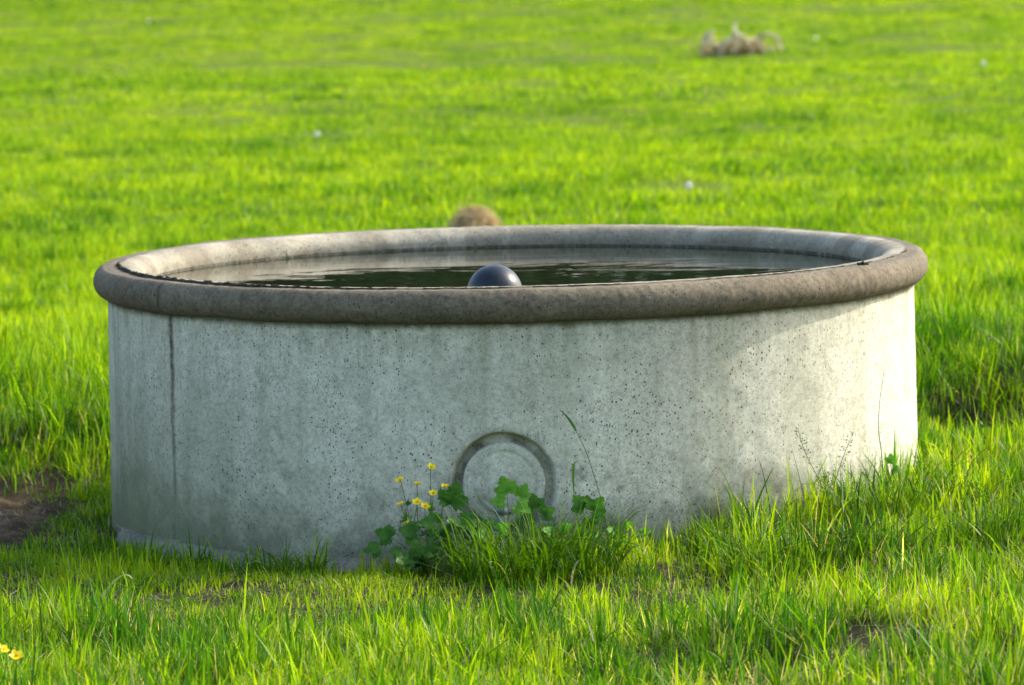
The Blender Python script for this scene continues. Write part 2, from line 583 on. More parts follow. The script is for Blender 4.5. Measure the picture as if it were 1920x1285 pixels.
def rim_prof(T, K):
    rad, z, arc = PR[K, 0], PR[K, 1], ARC[K]
    s = T * 1.08
    nr = np.where(K < 28, 1., .5)
    d = .005 * (vn(s, arc, .20, 23) - .5) + .0022 * (vn(s, arc, .045, 24) - .5) + .0022 * (vn(s, arc, .014, 25) - .5)
    cx, cz = 1.03, .612
    L = np.hypot(rad - cx, z - cz) + 1e-6
    rad2, z2 = rad + (rad - cx) / L * d * nr, z + (z - cz) / L * d * nr
    dirt_shade = np.zeros_like(T)
    sw = s - SEAM * 1.08 - .016 * (vn(arc, arc * 0, .03, 26) - .5) - .006 * (vn(arc, arc * 0, .008, 27) - .5)
    outside = (K < 36) * 1.
    dirt_shade += outside * np.exp(-(sw / .005) ** 2) * (.3 + .6 * vn(arc, arc * 0, .012, 28))
    rad2 = rad2 - outside * .0022 * np.exp(-(sw / .004) ** 2)
    g = seam_r(T)
    top = ((K > 24) & (K < 42)) * 1.
    wgt = nearw(T)
    # outer half of the top stands a few millimetres lower than the inner half on the near side
    z2 = z2 - top * wgt * .0035 * sm(0, .004, rad - g)
    left = sm(-R(25), -R(45), T) * (1 - sm(R(80), R(86), -T))
    dirt_shade += top * wgt * np.exp(-((rad - g) / (.0035 + .008 * left)) ** 2) * (.35 + .6 * vn(s, rad, .018, 29))
    # dark band at the underside, lichen speckles
    dirt_shade += .8 * (1 - sm(.0, .030, arc + .02 * (vn(s, arc, .05, 30) - .5)))
    dirt_shade += (1.1 * np.exp(-((z - .6055) / .0035) ** 2) + .4 * np.exp(-((z - .618) / .012) ** 2) * vn(s, arc, .03, 35)) * (K > 40)
    dirt_shade += .25 * sm(.58, .8, vn(s, arc, .09, 31)) * vn(s, arc, .02, 32)
    pale = sm(0, .012, g - rad + .004 * (vn(s, arc, .02, 33) - .5)) * (K > 26) * (.55 + .45 * sm(.3, .6, vn(s, arc, .12, 34)))
    return rad2, z2, dirt_shade, pale


lathe('rim', RIMTH, rim_prof, RIM, len(PR))

# ragged mossy line on the rim, thick at the left and thin towards the right
mb_v, mb_q = [], []
ts = np.linspace(R(-88), R(84), 1300)
wid = .0026 + .0075 * sm(R(-22), R(-46), ts) * (1 - .55 * sm(R(-72), R(-86), ts)) * (.6 + .8 * vn(ts, ts * 0, .03, 41))
wid *= .35 + 1.1 * vn(ts, ts * 0, .012, 42)
hgt = (.0012 + .0035 * sm(R(-20), R(-46), ts)) * (.3 + 1.2 * vn(ts, ts * 0, .01, 43))
gap = vn(ts, ts * 0, .09, 44) + .5 * sm(R(-10), R(-40), ts)
hgt = np.where(gap < .30, -.004, hgt)
g = seam_r(ts)
rows = []
for u, hz in ((-1, -.004), (-.6, .5), (0, 1.), (.6, .55), (1, -.004)):
    rr = g + u * wid + .002 * (vn(ts, ts * 0 + u, .006, 45) - .5)
    zz = .6590 + (hgt * hz if hz > 0 else -.006) + (.001 * (vn(ts, ts * 0 + u * 3, .005, 46) - .5) if hz > 0 else 0)
    rows.append(np.stack([rr * np.sin(ts), -rr * np.cos(ts), zz + 0 * ts], -1))
V = np.stack(rows, 1)
i = (np.arange(len(ts) - 1)[:, None] * 5 + np.arange(4)[None]).ravel()
link_mesh('moss_line', np_mesh('moss_line', V.reshape(-1, 3), np.stack([i, i + 5, i + 6, i + 1], 1)), MOSS, root)['label'] = 'ragged dark mossy line along the near top of the rim'

# inside of the basin
ZI = np.linspace(.604, .25, 30)


def in_prof(T, K):
    z = ZI[K]
    s = T * .965
    rad = .967 + .003 * (vn(s, z, .2, 50) - .5)
    wl = np.exp(-((z - .603) / .005) ** 2)
    dirt_shade = 1.2 * wl * (.4 + .8 * vn(s, z, .02, 51)) + .6 * (z < .59)
    return rad, z + 0 * T, dirt_shade


lathe('basin', np.linspace(PI, -PI, 500), in_prof, INNER, len(ZI))
mb = MB()
mb.v += [Vector((.967 * math.sin(2 * PI * k / 96), -.967 * math.cos(2 * PI * k / 96), .255)) for k in range(96)]
mb.f.append(tuple(range(96)))
mb.build('basin_floor', MOSS, root)

# rough concrete footing that sticks out at the near left
FT = np.linspace(R(-76), R(-4), 240)
fo = 1.085 + .065 * vn(FT, FT * 0, .16, 60) + .014 * vn(FT, FT * 0, .03, 61) - .05 * sm(R(-14), R(-5), FT) - .04 * sm(R(-68), R(-75), FT)
fo += .035 * np.exp(-((FT - R(-27)) / .07) ** 2)
rows = []
for rr, zz in ((1.05, .004), (1.075, -.004), (None, -.012), (None, -.028), (None, -.12)):
    q = np.full_like(FT, rr) if rr else fo + {-.012: -.012, -.028: .0, -.12: .004}[zz]
    zq = zz + .016 * (vn(FT, q * 6, .16, 62) - .5) + .006 * (vn(FT * 1.1, q, .015, 63) - .5)
    rows.append(np.stack([q * np.sin(FT), -q * np.cos(FT), zq], -1))
V = np.stack(rows, 1)
i = (np.arange(len(FT) - 1)[:, None] * 5 + np.arange(4)[None]).ravel()
link_mesh('footing', np_mesh('footing', V.reshape(-1, 3), np.stack([i, i + 5, i + 6, i + 1], 1), attrs=dict(dirt_shade=np.zeros(len(FT) * 5))), FOOT, root)

# water
NR, NT = 14, 160
V = [(0, 0, .603)]
for a in range(1, NR + 1):
    for k in range(NT):
        an = 2 * PI * k / NT
        V.append((.9665 * a / NR * math.cos(an), .9665 * a / NR * math.sin(an), .603))
tris = [(0, 1 + k, 1 + (k + 1) % NT) for k in range(NT)]
quads = [(1 + a * NT + k, 1 + (a + 1) * NT + k, 1 + (a + 1) * NT + (k + 1) % NT, 1 + a * NT + (k + 1) % NT) for a in range(NR - 1) for k in range(NT)]
tag(link_mesh('water', np_mesh('water', np.array(V), quads, tris), WATER), 'dark still water filling the round concrete trough', 'water', kind='structure')

# float ball with its moulding seam
fr = empty('float_ball', (-.041, -.5, .600), 'shiny dark blue-grey plastic float ball bobbing in the trough water', 'float')
mb = MB()
mb.blob((0, 0, 0), .0712, n=64, m=40, bump=0)
mb.build('ball', FLOAT, fr)
mb = MB()
mb.tube([(.0711 * math.cos(a), .0711 * math.sin(a), .004) for a in np.linspace(0, 2 * PI, 65)], .0012, 6, False)
mb.build('seam', FLOAT, fr)
mb = MB()
mb.tube([(0, .07, -.02), (0, .3, -.05), (0, .9, -.06), (0, 1.44, -.06)], .006, 8)
mb.build('arm', PIPE, fr)

# little things on the trough
mb = MB()
for k in range(46):
    a, q = random.uniform(0, 2 * PI), random.random() ** .7
    mb.blob((.016 * q * math.cos(a), .007 * q * math.sin(a), .003 + .006 * (1 - q) * random.random()), random.uniform(.0012, .0032), n=6, m=4, bump=.35)
tag(mb.build('moss_clump', MOSS, None, (.886, -.575, .656)), 'small black moss clump lying on the right part of the rim', 'moss')
mb = MB()
for k in range(5):
    a = random.uniform(-1.2, 1.2)
    d = Vector((math.sin(a) * .5, -.1, 1))
    hh = random.uniform(.015, .032)
    mb.ribbon([Vector((k * .003, 0, 0)) + d * hh * t + Vector((math.sin(a) * t * t * .012, 0, 0)) for t in (0, .35, .7, 1)], [.0022, .002, .0014, .0003], (1, .3, 0))
tag(mb.build('grass_sprout', BLADE, None, (-.625, .733, .596)), 'tiny grass sprout growing at the waterline inside the far left wall', 'grass sprout')

# ------------------------------------------------------------------ grass
def clear(x, y):
    """share of the grass that grows at a point"""
    r = np.hypot(x, y)
    th = np.arctan2(x, -y)
    edge = 1.068 + np.where((th > R(-76)) & (th < R(-12)), .045 + .06 * (vn(th, th * 0, .08, 70)), 0)
    k = (r > edge) * 1.
    k *= 1 - (.2 + .68 * sm(.1, .5, x)) * (1 - sm(.30, .48, vn(x, y, .10, 74) * .6 + vn(x, y, .27, 75) * .4)) * (1 - sm(.3, .9, y))
    k *= 1 - .985 * ell(x, y, -1.50, .12, .38, .74)
    rag = y + .30 * (vn(x, y, .22, 76) - .5) + .12 * (vn(x, y, .06, 77) - .5)
    k *= 1 - .95 * ell(x, rag, -.70, -1.66, .22, .06)
    k *= 1 - .8 * ell(x, rag, .02, -1.72, .16, .04)
    k *= 1 - .8 * ell(x, y, 1.36, .98, .26, .28)
    k *= 1 - .3 * (1 - sm(1.1, 1.25, r)) * (1 - sm(-.3, 0, x)) * (y < 0)
    return k


def rank_tufts(x, y):
    """ranker tufts that the cattle leave standing, scattered over the pasture"""
    out = np.zeros_like(x)
    for cell, sd in ((1.5, 0), (.8, 40)):
        ci, cj = np.floor(x / cell).astype(int), np.floor(y / cell).astype(int)
        for a in (-1, 0, 1):
            for b in (-1, 0, 1):
                i, j = ci + a, cj + b
                t1, t2, t3 = _T[(i + sd) & 255, j & 255], _T[(i + 91 + sd) & 255, (j + 37) & 255], _T[(i + 13) & 255, (j + 171 + sd) & 255]
                d = np.hypot(x - (i + t1) * cell, y - (j + t2) * cell)
                rr = cell * (.08 + .20 * t1)
                out = np.maximum(out, (t3 > .62) * (1 - sm(.5 * rr, rr, d)))
    return out


def near_tufts(x, y):
    return rank_tufts(x * 2.1 + 31.7, y * 2.1 + 12.3) * (1 - sm(.6, 1.4, y)) * (.35 + .65 * sm(.1, .4, x)) * sm(-.1, .1, np.abs(y + 1.65) - .25 + sm(.2, .5, x))


def grass_height(x, y):
    r = np.hypot(x, y)
    rag = y + .45 * (vn(x, y, .26, 76) - .5) + .15 * (vn(x, y, .07, 77) - .5)
    h = .050 + .014 * (1 - sm(-2.35, -1.95, y)) - .019 * sm(1.5, 6, y) - .008 * sm(12, 25, y)
    h = h - .020 * (1 - sm(-1.25, -1.0, x)) * sm(-1.5, -1.1, y) * (1 - sm(.5, .9, y))
    h = h - .024 * (1 - sm(.25, .7, x)) * sm(-2.35, -1.85, rag) * (1 - sm(-1.35, -1.15, y))
    shade = (1 - sm(-.1, .3, x)) * (1 - sm(1.55, 1.95, r)) * (1 - sm(.2, .6, y))
    h = h * (1 - .25 * shade)
    h = h - .030 * sm(1.05, 1.2, x) * sm(-.1, .2, y) * (1 - sm(1.2, 1.4, y))
    h = h + .020 * sm(.2, .7, x) * (1 - sm(1.5, 2.2, r))
    h = h + .030 * (1 - sm(-1.15, -.95, x)) * sm(.6, 1.0, y) * (1 - sm(2.6, 5, y))
    h = h + .010 * sm(.9, 1.2, x) * sm(1.2, 1.6, y) * (1 - sm(3, 6, y))
    h = h * (1 - .12 * (y < 1) + .75 * near_tufts(x, y))
    h = h * (1 + .5 * rank_tufts(x, y) * sm(2, 4, y))
    fld = sm(1.5, 3.5, y)
    h = h * (.38 + .24 * fld + (1.02 - .47 * fld) * vn(x, y, .15, 71) + .35 * vn(x, y, .6, 72)) 
    return h


YG, MG, DG, ST = np.array([.32, .435, .006]), np.array([.165, .31, .004]), np.array([.036, .13, .004]), np.array([.56, .52, .36])


def make_blades(P, H, W, az, lean, bend, colr, seg):
    n = len(P)
    tl = {3: (0, .38, .74, 1.), 2: (0, .55, 1.)}[seg]
    wl = {3: (.85, 1., .68, 0), 2: (.9, .85, 0)}[seg]
    face = az[:, None] + rng.normal(0, .9, (n, 1))
    side = np.stack([-np.sin(face[:, 0]), np.cos(face[:, 0]), np.zeros(n)], 1)
    ld = np.stack([np.cos(az), np.sin(az)], 1)
    V = []
    for t, wv in zip(tl, wl):
        off = H * (lean * t + bend * t * t)
        zz = H * t * np.sqrt(np.clip(1 - .55 * (lean + bend * t) ** 2, .12, 1))
        c = P + np.stack([ld[:, 0] * off, ld[:, 1] * off, zz], 1)
        if wv:
            V += [c - side * (W * wv * .5)[:, None], c + side * (W * wv * .5)[:, None]]
        else:
            V.append(c)
    k = len(V)
    V = np.stack(V, 1).reshape(-1, 3)
    b = np.arange(n) * k
    Q = np.concatenate([np.stack([b + 2 * j, b + 2 * j + 1, b + 2 * j + 3, b + 2 * j + 2], 1) for j in range(seg - 1)])
    T = np.stack([b + k - 3, b + k - 2, b + k - 1], 1)
    return V, Q, T, np.repeat(colr, k, 0)


def band(D0, D1, dens, margin, seg, wmul, sig, wing=0):
    hw = lambda D: .1125 * D + margin
    area = (D1 - D0) * (hw(D0) + hw(D1))
    if wing: area = (D1 - D0) * wing * (D0 + D1)
    n = int(area * dens)
    per = 22
    nt = n // per
    D = D0 + (D1 - D0) * rng.random(nt)
    tx = (rng.random(nt) * 2 - 1) * hw(D)
    if wing: tx = np.where(rng.random(nt) < .5, -1, 1) * (hw(D) + rng.random(nt) * wing * D)
    ty = D - 12
    idx = rng.integers(0, nt, n)
    loose = rng.random(n) < .42
    ox, oy = rng.normal(0, sig, n), rng.normal(0, sig, n)
    ox[loose] = rng.normal(0, sig * 5, loose.sum())
    oy[loose] = rng.normal(0, sig * 5, loose.sum())
    x, y = tx[idx] + ox, ty[idx] + oy
    keep = rng.random(n) < clear(x, y)
    x, y, idx, ox, oy, loose = [a[keep] for a in (x, y, idx, ox, oy, loose)]
    n = len(x)
    tuft_h = np.clip(rng.lognormal(0, {True: .3, False: .32}[D0 < 12], nt), .5, 1.7)[idx]
    H = grass_height(x, y) * tuft_h * np.clip(rng.lognormal(-.05, .30, n), .35, 1.55)
    lean_az = np.arctan2(oy, ox) + rng.normal(0, .7, n)
    lean_az[loose] = rng.random(loose.sum()) * 2 * PI
    wild = rng.random(n) < (.32 if D0 < 12 else .2)
    lean = np.abs(rng.normal(.11, .12, n)) + wild * np.abs(rng.normal(.15, .3, n))
    bend = np.abs(rng.normal(.05, .16, n)) + wild * np.abs(rng.normal(.2, .4, n))
    W = .0027 * wmul * np.clip(rng.lognormal(0, .3, n), .5, 2) * np.sqrt(H / .055).clip(.7, 1.4)
    # colour: patches of different swards, tufts, single blades, dry blades
    t = (vn(x, y, .14, 83) - .5) * .6 * (y < 1) + .15 * (1 - sm(1, 3, y)) + .2 * near_tufts(x, y) + .22 * rank_tufts(x, y) * (y > 1) + vn(x, y, .45, 80) * .28 + vn(x, y, 2.3, 81) * .17 + .15 + rng.random(nt)[idx] * (.3 if D0 < 12 else .5) - (.0 if D0 < 12 else .1) + rng.normal(0, .13, n)
    t = np.clip((t - .22) / .62, 0, 1)
    dry = rng.random(n) < (.07 + .16 * (1 - sm(-1.4, -1.2, x) * 1.) * (np.abs(y) < 1.2) + .14 * sm(.62, .8, vn(x, y, .33, 82)) + .17 * (y < -1.7) + .08 * (x > .3) * (y < 0)) * (1 - .75 * sm(1.5, 6, y))
    c = np.where((t < .5)[:, None], YG + (MG - YG) * (t * 2)[:, None], MG + (DG - MG) * (t * 2 - 1)[:, None])
    c[dry] = ST * rng.uniform(.45, 1.1, (dry.sum(), 1))
    c *= rng.uniform(.8, 1.22, (n, 1))
    H[dry] *= .8
    W[dry] *= .62
    lean[dry] = np.abs(rng.normal(.5, .5, dry.sum()))
    P = np.stack([x, y, ground_h(x, y) - .004], 1)
    return make_blades(P, H, W, lean_az, lean, bend, c, seg)


def litter(n):
    """dead straws lying flat between the green blades"""
    D = 8.4 + 5 * rng.random(n) ** 1.1
    x, y = (rng.random(n) * 2 - 1) * (.1125 * D + .6), D - 12
    mess = sm(.35, .7, vn(x, y, .2, 90)) + 1.5 * ell(x, y, -1.32, .82, .36, .3) + .5 * ell(x, y, -1.5, .5, .6, .6) + .4 * (y < -1.9) + .6 * ell(x, y, -.4, -1.65, .8, .25)
    keep = (np.hypot(x, y) > 1.12) & (rng.random(n) < .25 + mess)
    x, y = x[keep], y[keep]
    n = len(x)
    P = np.stack([x, y, ground_h(x, y) + rng.uniform(.001, .012, n)], 1)
    c = ST * rng.uniform(.4, 1.1, (n, 1)) * np.array([1, .93, .85])
    return make_blades(P, rng.uniform(.008, .028, n), rng.uniform(.0010, .0022, n), rng.random(n) * 2 * PI, rng.uniform(1.4, 2.6, n), rng.normal(0, .6, n), c, 3)


def grass_object(name, bands, label):
    Vs, Qs, Ts, Cs, o = [], [], [], [], 0
    for b in bands:
        V, Q, T, C = band(*b) if len(b) > 1 else litter(*b)
        Vs.append(V); Qs.append(Q + o); Ts.append(T + o); Cs.append(C)
        o += len(V)
    me = np_mesh(name, np.concatenate(Vs), np.concatenate(Qs), np.concatenate(Ts), dict(col=np.concatenate(Cs)))
    tag(link_mesh(name, me, GRASS), label, 'grass', kind='stuff')


grass_object('grass', [(8.3, 11.3, 14500, .8, 3, 1.12, .011), (11.3, 15.5, 12000, .9, 3, 1.15, .016), (30000,)],
             'bright green tufted grass around the concrete trough')
grass_object('meadow', [(15.5, 22, 7500, 1.2, 2, 1.5, .03), (22, 35, 3200, 1.5, 2, 2.4, .045), (35, 60, 1000, 2, 2, 4.6, .07), (60, 112, 330, 4, 2, 8., .12),
                        (12, 22, 1500, 1., 2, 2.6, .04, .22), (22, 35, 700, 1.5, 2, 4.5, .06, .22), (35, 60, 300, 2, 2, 7., .1, .22), (60, 112, 90, 4, 2, 13., .2, .22)],
             'blurred sunlit pasture grass stretching away behind the trough')

# ------------------------------------------------------------------ long glossy tussock in front of the recess
def blade_mesh(name, ribbons, label, cat):
    V, Q, C, o = [], [], [], 0
    for pts, widths, side, col in ribbons:
        k = MB().ribbon(pts, widths, side)
        V += [tuple(v) for v in k.v]
        Q += [tuple(i + o for i in f) for f in k.f]
        C += [col] * len(k.v)
        o = len(V)
    return tag(link_mesh(name, np_mesh(name, np.array(V), Q, None, dict(col=np.array(C))), GRASS), label, cat)


def tussock(name, cx, cy, ax, ay, n, l0, l1, label, mat, wid=.0045, out=.75):
    rib = []
    for k in range(n):
        a, q = random.uniform(0, 2 * PI), random.random() ** .6
        x, y = cx + ax * q * math.cos(a), cy + ay * q * math.sin(a)
        if math.hypot(x, y) < 1.08: continue
        az = a + random.gauss(0, .7) if random.random() < .75 else random.uniform(0, 2 * PI)
        L = random.uniform(l0, l1)
        le, be = abs(random.gauss(.25, .15)) * out, abs(random.gauss(.6, .35)) * out
        if random.random() < .16:
            L *= 1.55
            be = be * 1.5 + .35
        d = Vector((math.cos(az), math.sin(az), 0))
        p, pts = Vector((x, y, gz(x, y) - .005)), []
        an = le
        for j in range(8):
            pts.append(p.copy())
            p = p + (d * math.sin(an) + Vector((0, 0, 1)) * math.cos(an)) * (L / 7)
            an += be * (.25 + .1 * j)
            if p.z < gz(p.x, p.y) + .004: p.z = gz(p.x, p.y) + .004
            rr = math.hypot(p.x, p.y)
            if rr < 1.082: p.x *= 1.082 / rr; p.y *= 1.082 / rr
        wv = wid * random.uniform(.7, 1.3)
        u = random.random()
        col = ST * .8 if u > .975 else (DG * (1 - u * .5) + MG * u * .5) * random.uniform(.5, .95)
        rib.append((pts, [wv * q for q in (.8, 1, 1, .95, .85, .65, .4, .06)], Vector((-d.y, d.x, random.uniform(-.3, .3))), col))
    return blade_mesh(name, rib, label, 'grass tussock')


tussock('grass_tussock', .04, -1.46, .20, .17, 520, .10, .21, 'dark glossy long grass tussock arching in front of the round recess', BLADE)
tussock('grass_tussock', -.55, -1.20, .12, .06, 90, .06, .13, 'small dark tuft lying over the footing at the left front of the trough', BLADE, .0035, 1.)
tussock('grass_tussock', -.83, -1.02, .14, .07, 110, .04, .09, 'short dark tuft against the left end of the footing', BLADE, .0032, .8)
tussock('grass_tussock', .55, -1.22, .16, .12, 130, .06, .13, 'low grass tussock under the dark stain right of the recess', BLADE, .0036, .7)
tussock('grass_tussock', 1.10, -1.55, .16, .13, 260, .08, .15, 'upright grass tussock at the right side of the foreground', BLADE, .0036, .5)
tussock('grass_tussock', .66, -1.62, .18, .13, 280, .07, .14, 'upright grass tussock in the middle right of the foreground', BLADE, .0036, .5)
tussock('grass_tussock', .95, -1.02, .22, .12, 260, .09, .17, 'bushy grass tussock at the lower right in front of the bright wall', BLADE, .004, .6)
tussock('grass_tussock', 1.50, -.25, .16, .14, 150, .09, .16, 'shaggy grass tussock beside the right edge of the trough', BLADE, .004, .7)


# ------------------------------------------------------------------ weeds
def lobed(mb, o, d, nrm, size):
    """a leaf of three toothed leaflets"""
    d, nrm = Vector(d).normalized(), Vector(nrm).normalized()
    sd = d.cross(nrm)
    mb.leaf(o, d, nrm, size, size * .85, 5, .3, .2, .15, 22, .62, .12)
    mb.leaf(o, d * .55 + sd * .8, nrm, size * .8, size * .7, 4, .3, .25, .15, 20, .62, .12)
    mb.leaf(o, d * .55 - sd * .8, nrm, size * .8, size * .7, 4, .3, .25, .15, 20, .62, .12)


def weed(label, base, leaves, mat=LEAF, name='leafy_weed'):
    """leaves: (tip point, direction, facing, size) each on its own stalk"""
    bx, by = base
    b = Vector((bx, by, gz(bx, by)))
    e = empty(name, b, label, 'weed')
    for (p, d, nrm, size) in leaves:
        p = Vector(p)
        mid = (b + p) * .5 + Vector((random.uniform(-.015, .015), -.01, .01))
        mb = MB()
        mb.tube([q - b for q in curve_pts([b + Vector((random.uniform(-.01, .01), random.uniform(-.006, .006), 0)), mid, p], 8)], [.0018 - .0008 * k / 8 for k in range(9)], 6)
        mb.build('stem', STEM, e)
        mb = MB()
        lobed(mb, p - b, d, nrm, size)
        mb.build('leaf', mat, e)
    return e


UPF = (0, -1, .35)
weed('tall weed with toothed green leaves in the middle of the round recess', (-.02, -1.20),
     [((-.018, -1.19, .178), (-.35, -.1, 1), UPF, .046), ((.012, -1.185, .168), (.45, 0, .8), (.2, -1, .3), .036),
      ((-.028, -1.20, .158), (-.8, -.2, .1), (0, -1, .6), .034), ((.004, -1.21, .150), (.7, -.2, -.3), (0, -1, .7), .038)], LEAF)
weed('weed with a fan of toothed leaves right of the round recess', (.19, -1.19),
     [((.165, -1.18, .135), (-.6, -.1, .8), UPF, .044), ((.185, -1.185, .13), (.6, -.1, .75), (.2, -1, .4), .044),
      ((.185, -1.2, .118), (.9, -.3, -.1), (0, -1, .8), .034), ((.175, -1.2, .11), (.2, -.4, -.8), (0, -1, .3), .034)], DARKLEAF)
weed('low dark weed at the lower right edge of the round recess', (.06, -1.17),
     [((.05, -1.16, .135), (-.3, -.1, 1), UPF, .04), ((.065, -1.17, .12), (.7, -.1, .4), UPF, .036),
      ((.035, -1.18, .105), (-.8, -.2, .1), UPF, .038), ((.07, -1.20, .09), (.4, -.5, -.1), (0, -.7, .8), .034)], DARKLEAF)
weed('small bright green weed in the sunlit grass before the recess', (.10, -1.34),
     [((.085, -1.35, .10), (-.6, -.3, .4), (0, -.7, .8), .03), ((.11, -1.35, .105), (.6, -.3, .5), (.2, -.7, .8), .032), ((.10, -1.37, .085), (.1, -1, .1), (0, -.3, 1), .03),
      ((.145, -1.33, .095), (.8, -.1, .3), (.2, -.6, .8), .03)], LEAF)
weed('round leaved green weed beside the thin stalk at the right wall', (.935, -.70),
     [((.938, -.71, .17), (.2, 0, 1), (.3, -1, .3), .026), ((.945, -.71, .155), (.9, -.1, -.3), (.2, -1, .3), .022), ((.93, -.715, .115), (-.6, -.1, .3), (0, -1, .6), .022)], LEAF)
weed('bright clover-like weed at the foot of the leaning stalk', (.25, -1.24),
     [((.235, -1.26, .085), (-.6, -.3, .4), (0, -.7, .8), .026), ((.26, -1.25, .095), (.6, -.3, .5), (.2, -.7, .8), .028), ((.25, -1.28, .07), (.1, -1, .1), (0, -.3, 1), .028),
      ((.30, -1.24, .08), (.8, -.1, .3), (.2, -.6, .8), .026), ((.20, -1.27, .075), (-.8, -.3, .1), (0, -.5, .9), .026)], LEAF)
weed('low green weed tucked in the long grass left of the pipe stub', (-.06, -1.33),
     [((-.075, -1.35, .095), (-.7, -.3, .4), (0, -.7, .7), .036), ((-.04, -1.34, .105), (.6, -.3, .5), (.2, -.8, .6), .036), ((-.06, -1.38, .07), (.1, -1, .1), (0, -.5, .9), .038),
      ((-.12, -1.36, .06), (-.8, -.3, .1), (0, -.6, .8), .04)], LEAF)
mound = []
for k in range(48):
    a, q = random.uniform(0, 2 * PI), random.random() ** .6
    p = (-.13 + .17 * q * math.cos(a), -1.27 + .11 * q * math.sin(a), 0)
    hgt_ = (.135 - .08 * q) * random.uniform(.6, 1.1)
    mound.append(((p[0], p[1], gz(p[0], p[1]) + hgt_), (math.cos(a) * q + random.gauss(0, .4), math.sin(a) * q - .3, random.uniform(-.1, .4)), (random.gauss(0, .25), -.75, .75), random.uniform(.026, .048)))
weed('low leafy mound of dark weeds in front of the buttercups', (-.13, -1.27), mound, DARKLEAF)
e = weed('broad leaved dark weed under the buttercup flowers', (-.16, -1.19),
         [((-.155, -1.17, .150), (.3, -.1, .9), (.1, -1, .1), .06), ((-.185, -1.19, .105), (-.7, -.3, .2), (0, -1, .6), .05), ((-.13, -1.2, .11), (.7, -.3, .1), (0, -1, .6), .048),
          ((-.24, -1.19, .085), (-.9, -.2, .3), (0, -.9, .6), .046), ((-.30, -1.18, .075), (-.8, -.1, .4), (0, -1, .4), .044), ((-.33, -1.2, .05), (-.8, -.3, 0), (0, -.8, .7), .04),
          ((-.15, -1.24, .065), (-.3, -.8, .1), (0, -.5, .9), .055), ((-.22, -1.25, .05), (-.5, -.7, 0), (0, -.5, .9), .05), ((-.09, -1.23, .075), (.6, -.6, .1), (0, -.6, .9), .044)], DARKLEAF)
mb = MB()
mb.leaf((.0, .0, .0), (.35, -.25, -.85), (-.2, -1, .1), .036, .022, 0, 0, .1, .15, 12, .9)
bp = e.location
o = mb.build('leaf', LIGHTLEAF, e, Vector((-.128, -1.215, .098)) - bp)
o['label'] = 'pale turned-over leaf'


def petal_flower(e, p, nrm, size, name='flower', np_=5, cup=.34):
    nrm = Vector(nrm).normalized()
    a = nrm.cross(Vector((0, 1, .3))).normalized()
    b = nrm.cross(a)
    ph = random.random() * 2
    mb = MB()
    for k in range(np_):
        an = ph + 2 * PI * k / np_
        d = a * math.cos(an) + b * math.sin(an)
        mb.leaf(p, d * (1 - cup * .5) + nrm * cup, nrm - d * cup, size * .5, size * .52, 0, 0, -.12, .10, 8, .55)
    f = mb.build(name, PETAL, e)
    mb = MB()
    for k in range(14):
        an, q = random.uniform(0, 2 * PI), random.random() ** .5 * size * .10
        mb.blob(p + (a * math.cos(an) + b * math.sin(an)) * q + nrm * size * random.uniform(.06, .16), size * .028, n=5, m=3)
    mb.build('stamens', STAMEN, f)
    return f


def buttercup(label, base, heads, size, leaves=0):
    bx, by = base
    b = Vector((bx, by, gz(bx, by)))
    e = empty('buttercup', b, label, 'flower')
    for (p, nrm) in heads:
        q = Vector(p) - b
        nrm = Vector(nrm)
        mb = MB()
        bend = q * .55 + Vector((random.uniform(-.02, .02), random.uniform(-.01, .01), -.005))
        mb.tube(curve_pts([Vector((random.uniform(-.012, .012), 0, 0)), bend, q - nrm.normalized() * .006, q], 10), [.0013 - .0005 * k / 10 for k in range(11)], 6)
        mb.build('stem', STEM, e)
        petal_flower(e, q, nrm, size * random.uniform(.88, 1.1))
    for k in range(leaves):
        p, nrm = random.choice(heads)
        q = (Vector(p) - b) * random.uniform(.35, .82)
        mb = MB()
        for j in range(3):
            d = Vector((random.uniform(-1, 1), random.uniform(-.6, .2), random.uniform(-.1, .8)))
            mb.leaf(q, d, (random.uniform(-.3, .3), -.8, .6), random.uniform(.014, .026), random.uniform(.004, .008), 3, .4, .3, .2, 10, .7)
        mb.build('leaf', LEAF if k % 2 else DARKLEAF, e)
    return e


HEADS = [((-.201, -1.14, .236), (.3, -.55, .8)), ((-.276, -1.14, .206), (-.35, -.4, .8)), ((-.234, -1.15, .197), (.15, -.1, 1)),
         ((-.169, -1.15, .189), (.1, -.3, .95)), ((-.197, -1.16, .175), (.05, -.6, .8)), ((-.236, -1.17, .156), (-.1, -.7, .75)),
         ((-.217, -1.17, .145), (.2, -.6, .8)), ((-.275, -1.16, .150), (-.3, -.15, 1)), ((-.263, -1.16, .104), (-.2, -.2, 1))]
buttercup('buttercup with nine yellow flowers against the wall left of the recess', (-.22, -1.17), HEADS, .0265, 26)
buttercup('single yellow buttercup at the bottom left corner, cut by the edge', (-1.045, -2.85), [((-1.046, -2.88, gz(-1.05, -2.88) + .088), (.4, -.4, .8))], .03, 3)
buttercup('single yellow buttercup near the bottom left corner, the lower of two', (-1.006, -2.95), [((-1.008, -2.97, gz(-1.0, -2.97) + .086), (.1, -.6, .8))], .03, 3)

# grey pipe stub between the weeds
pr = empty('drain_pipe', (-.042, -1.155, gz(-.04, -1.155)), 'blue-grey plastic pipe stub behind the toothed weed in the recess', 'pipe')
mb = MB()
mb.tube([(0, 0, -.05), (.002, .004, .02), (.008, .014, .15)], .0145, 24)
mb.build('pipe', PIPE, pr)
mb = MB()
mb.tube([(.0073, .0128, .140), (.0082, .0142, .155)], .0172, 24)
mb.build('collar', PIPE, pr)


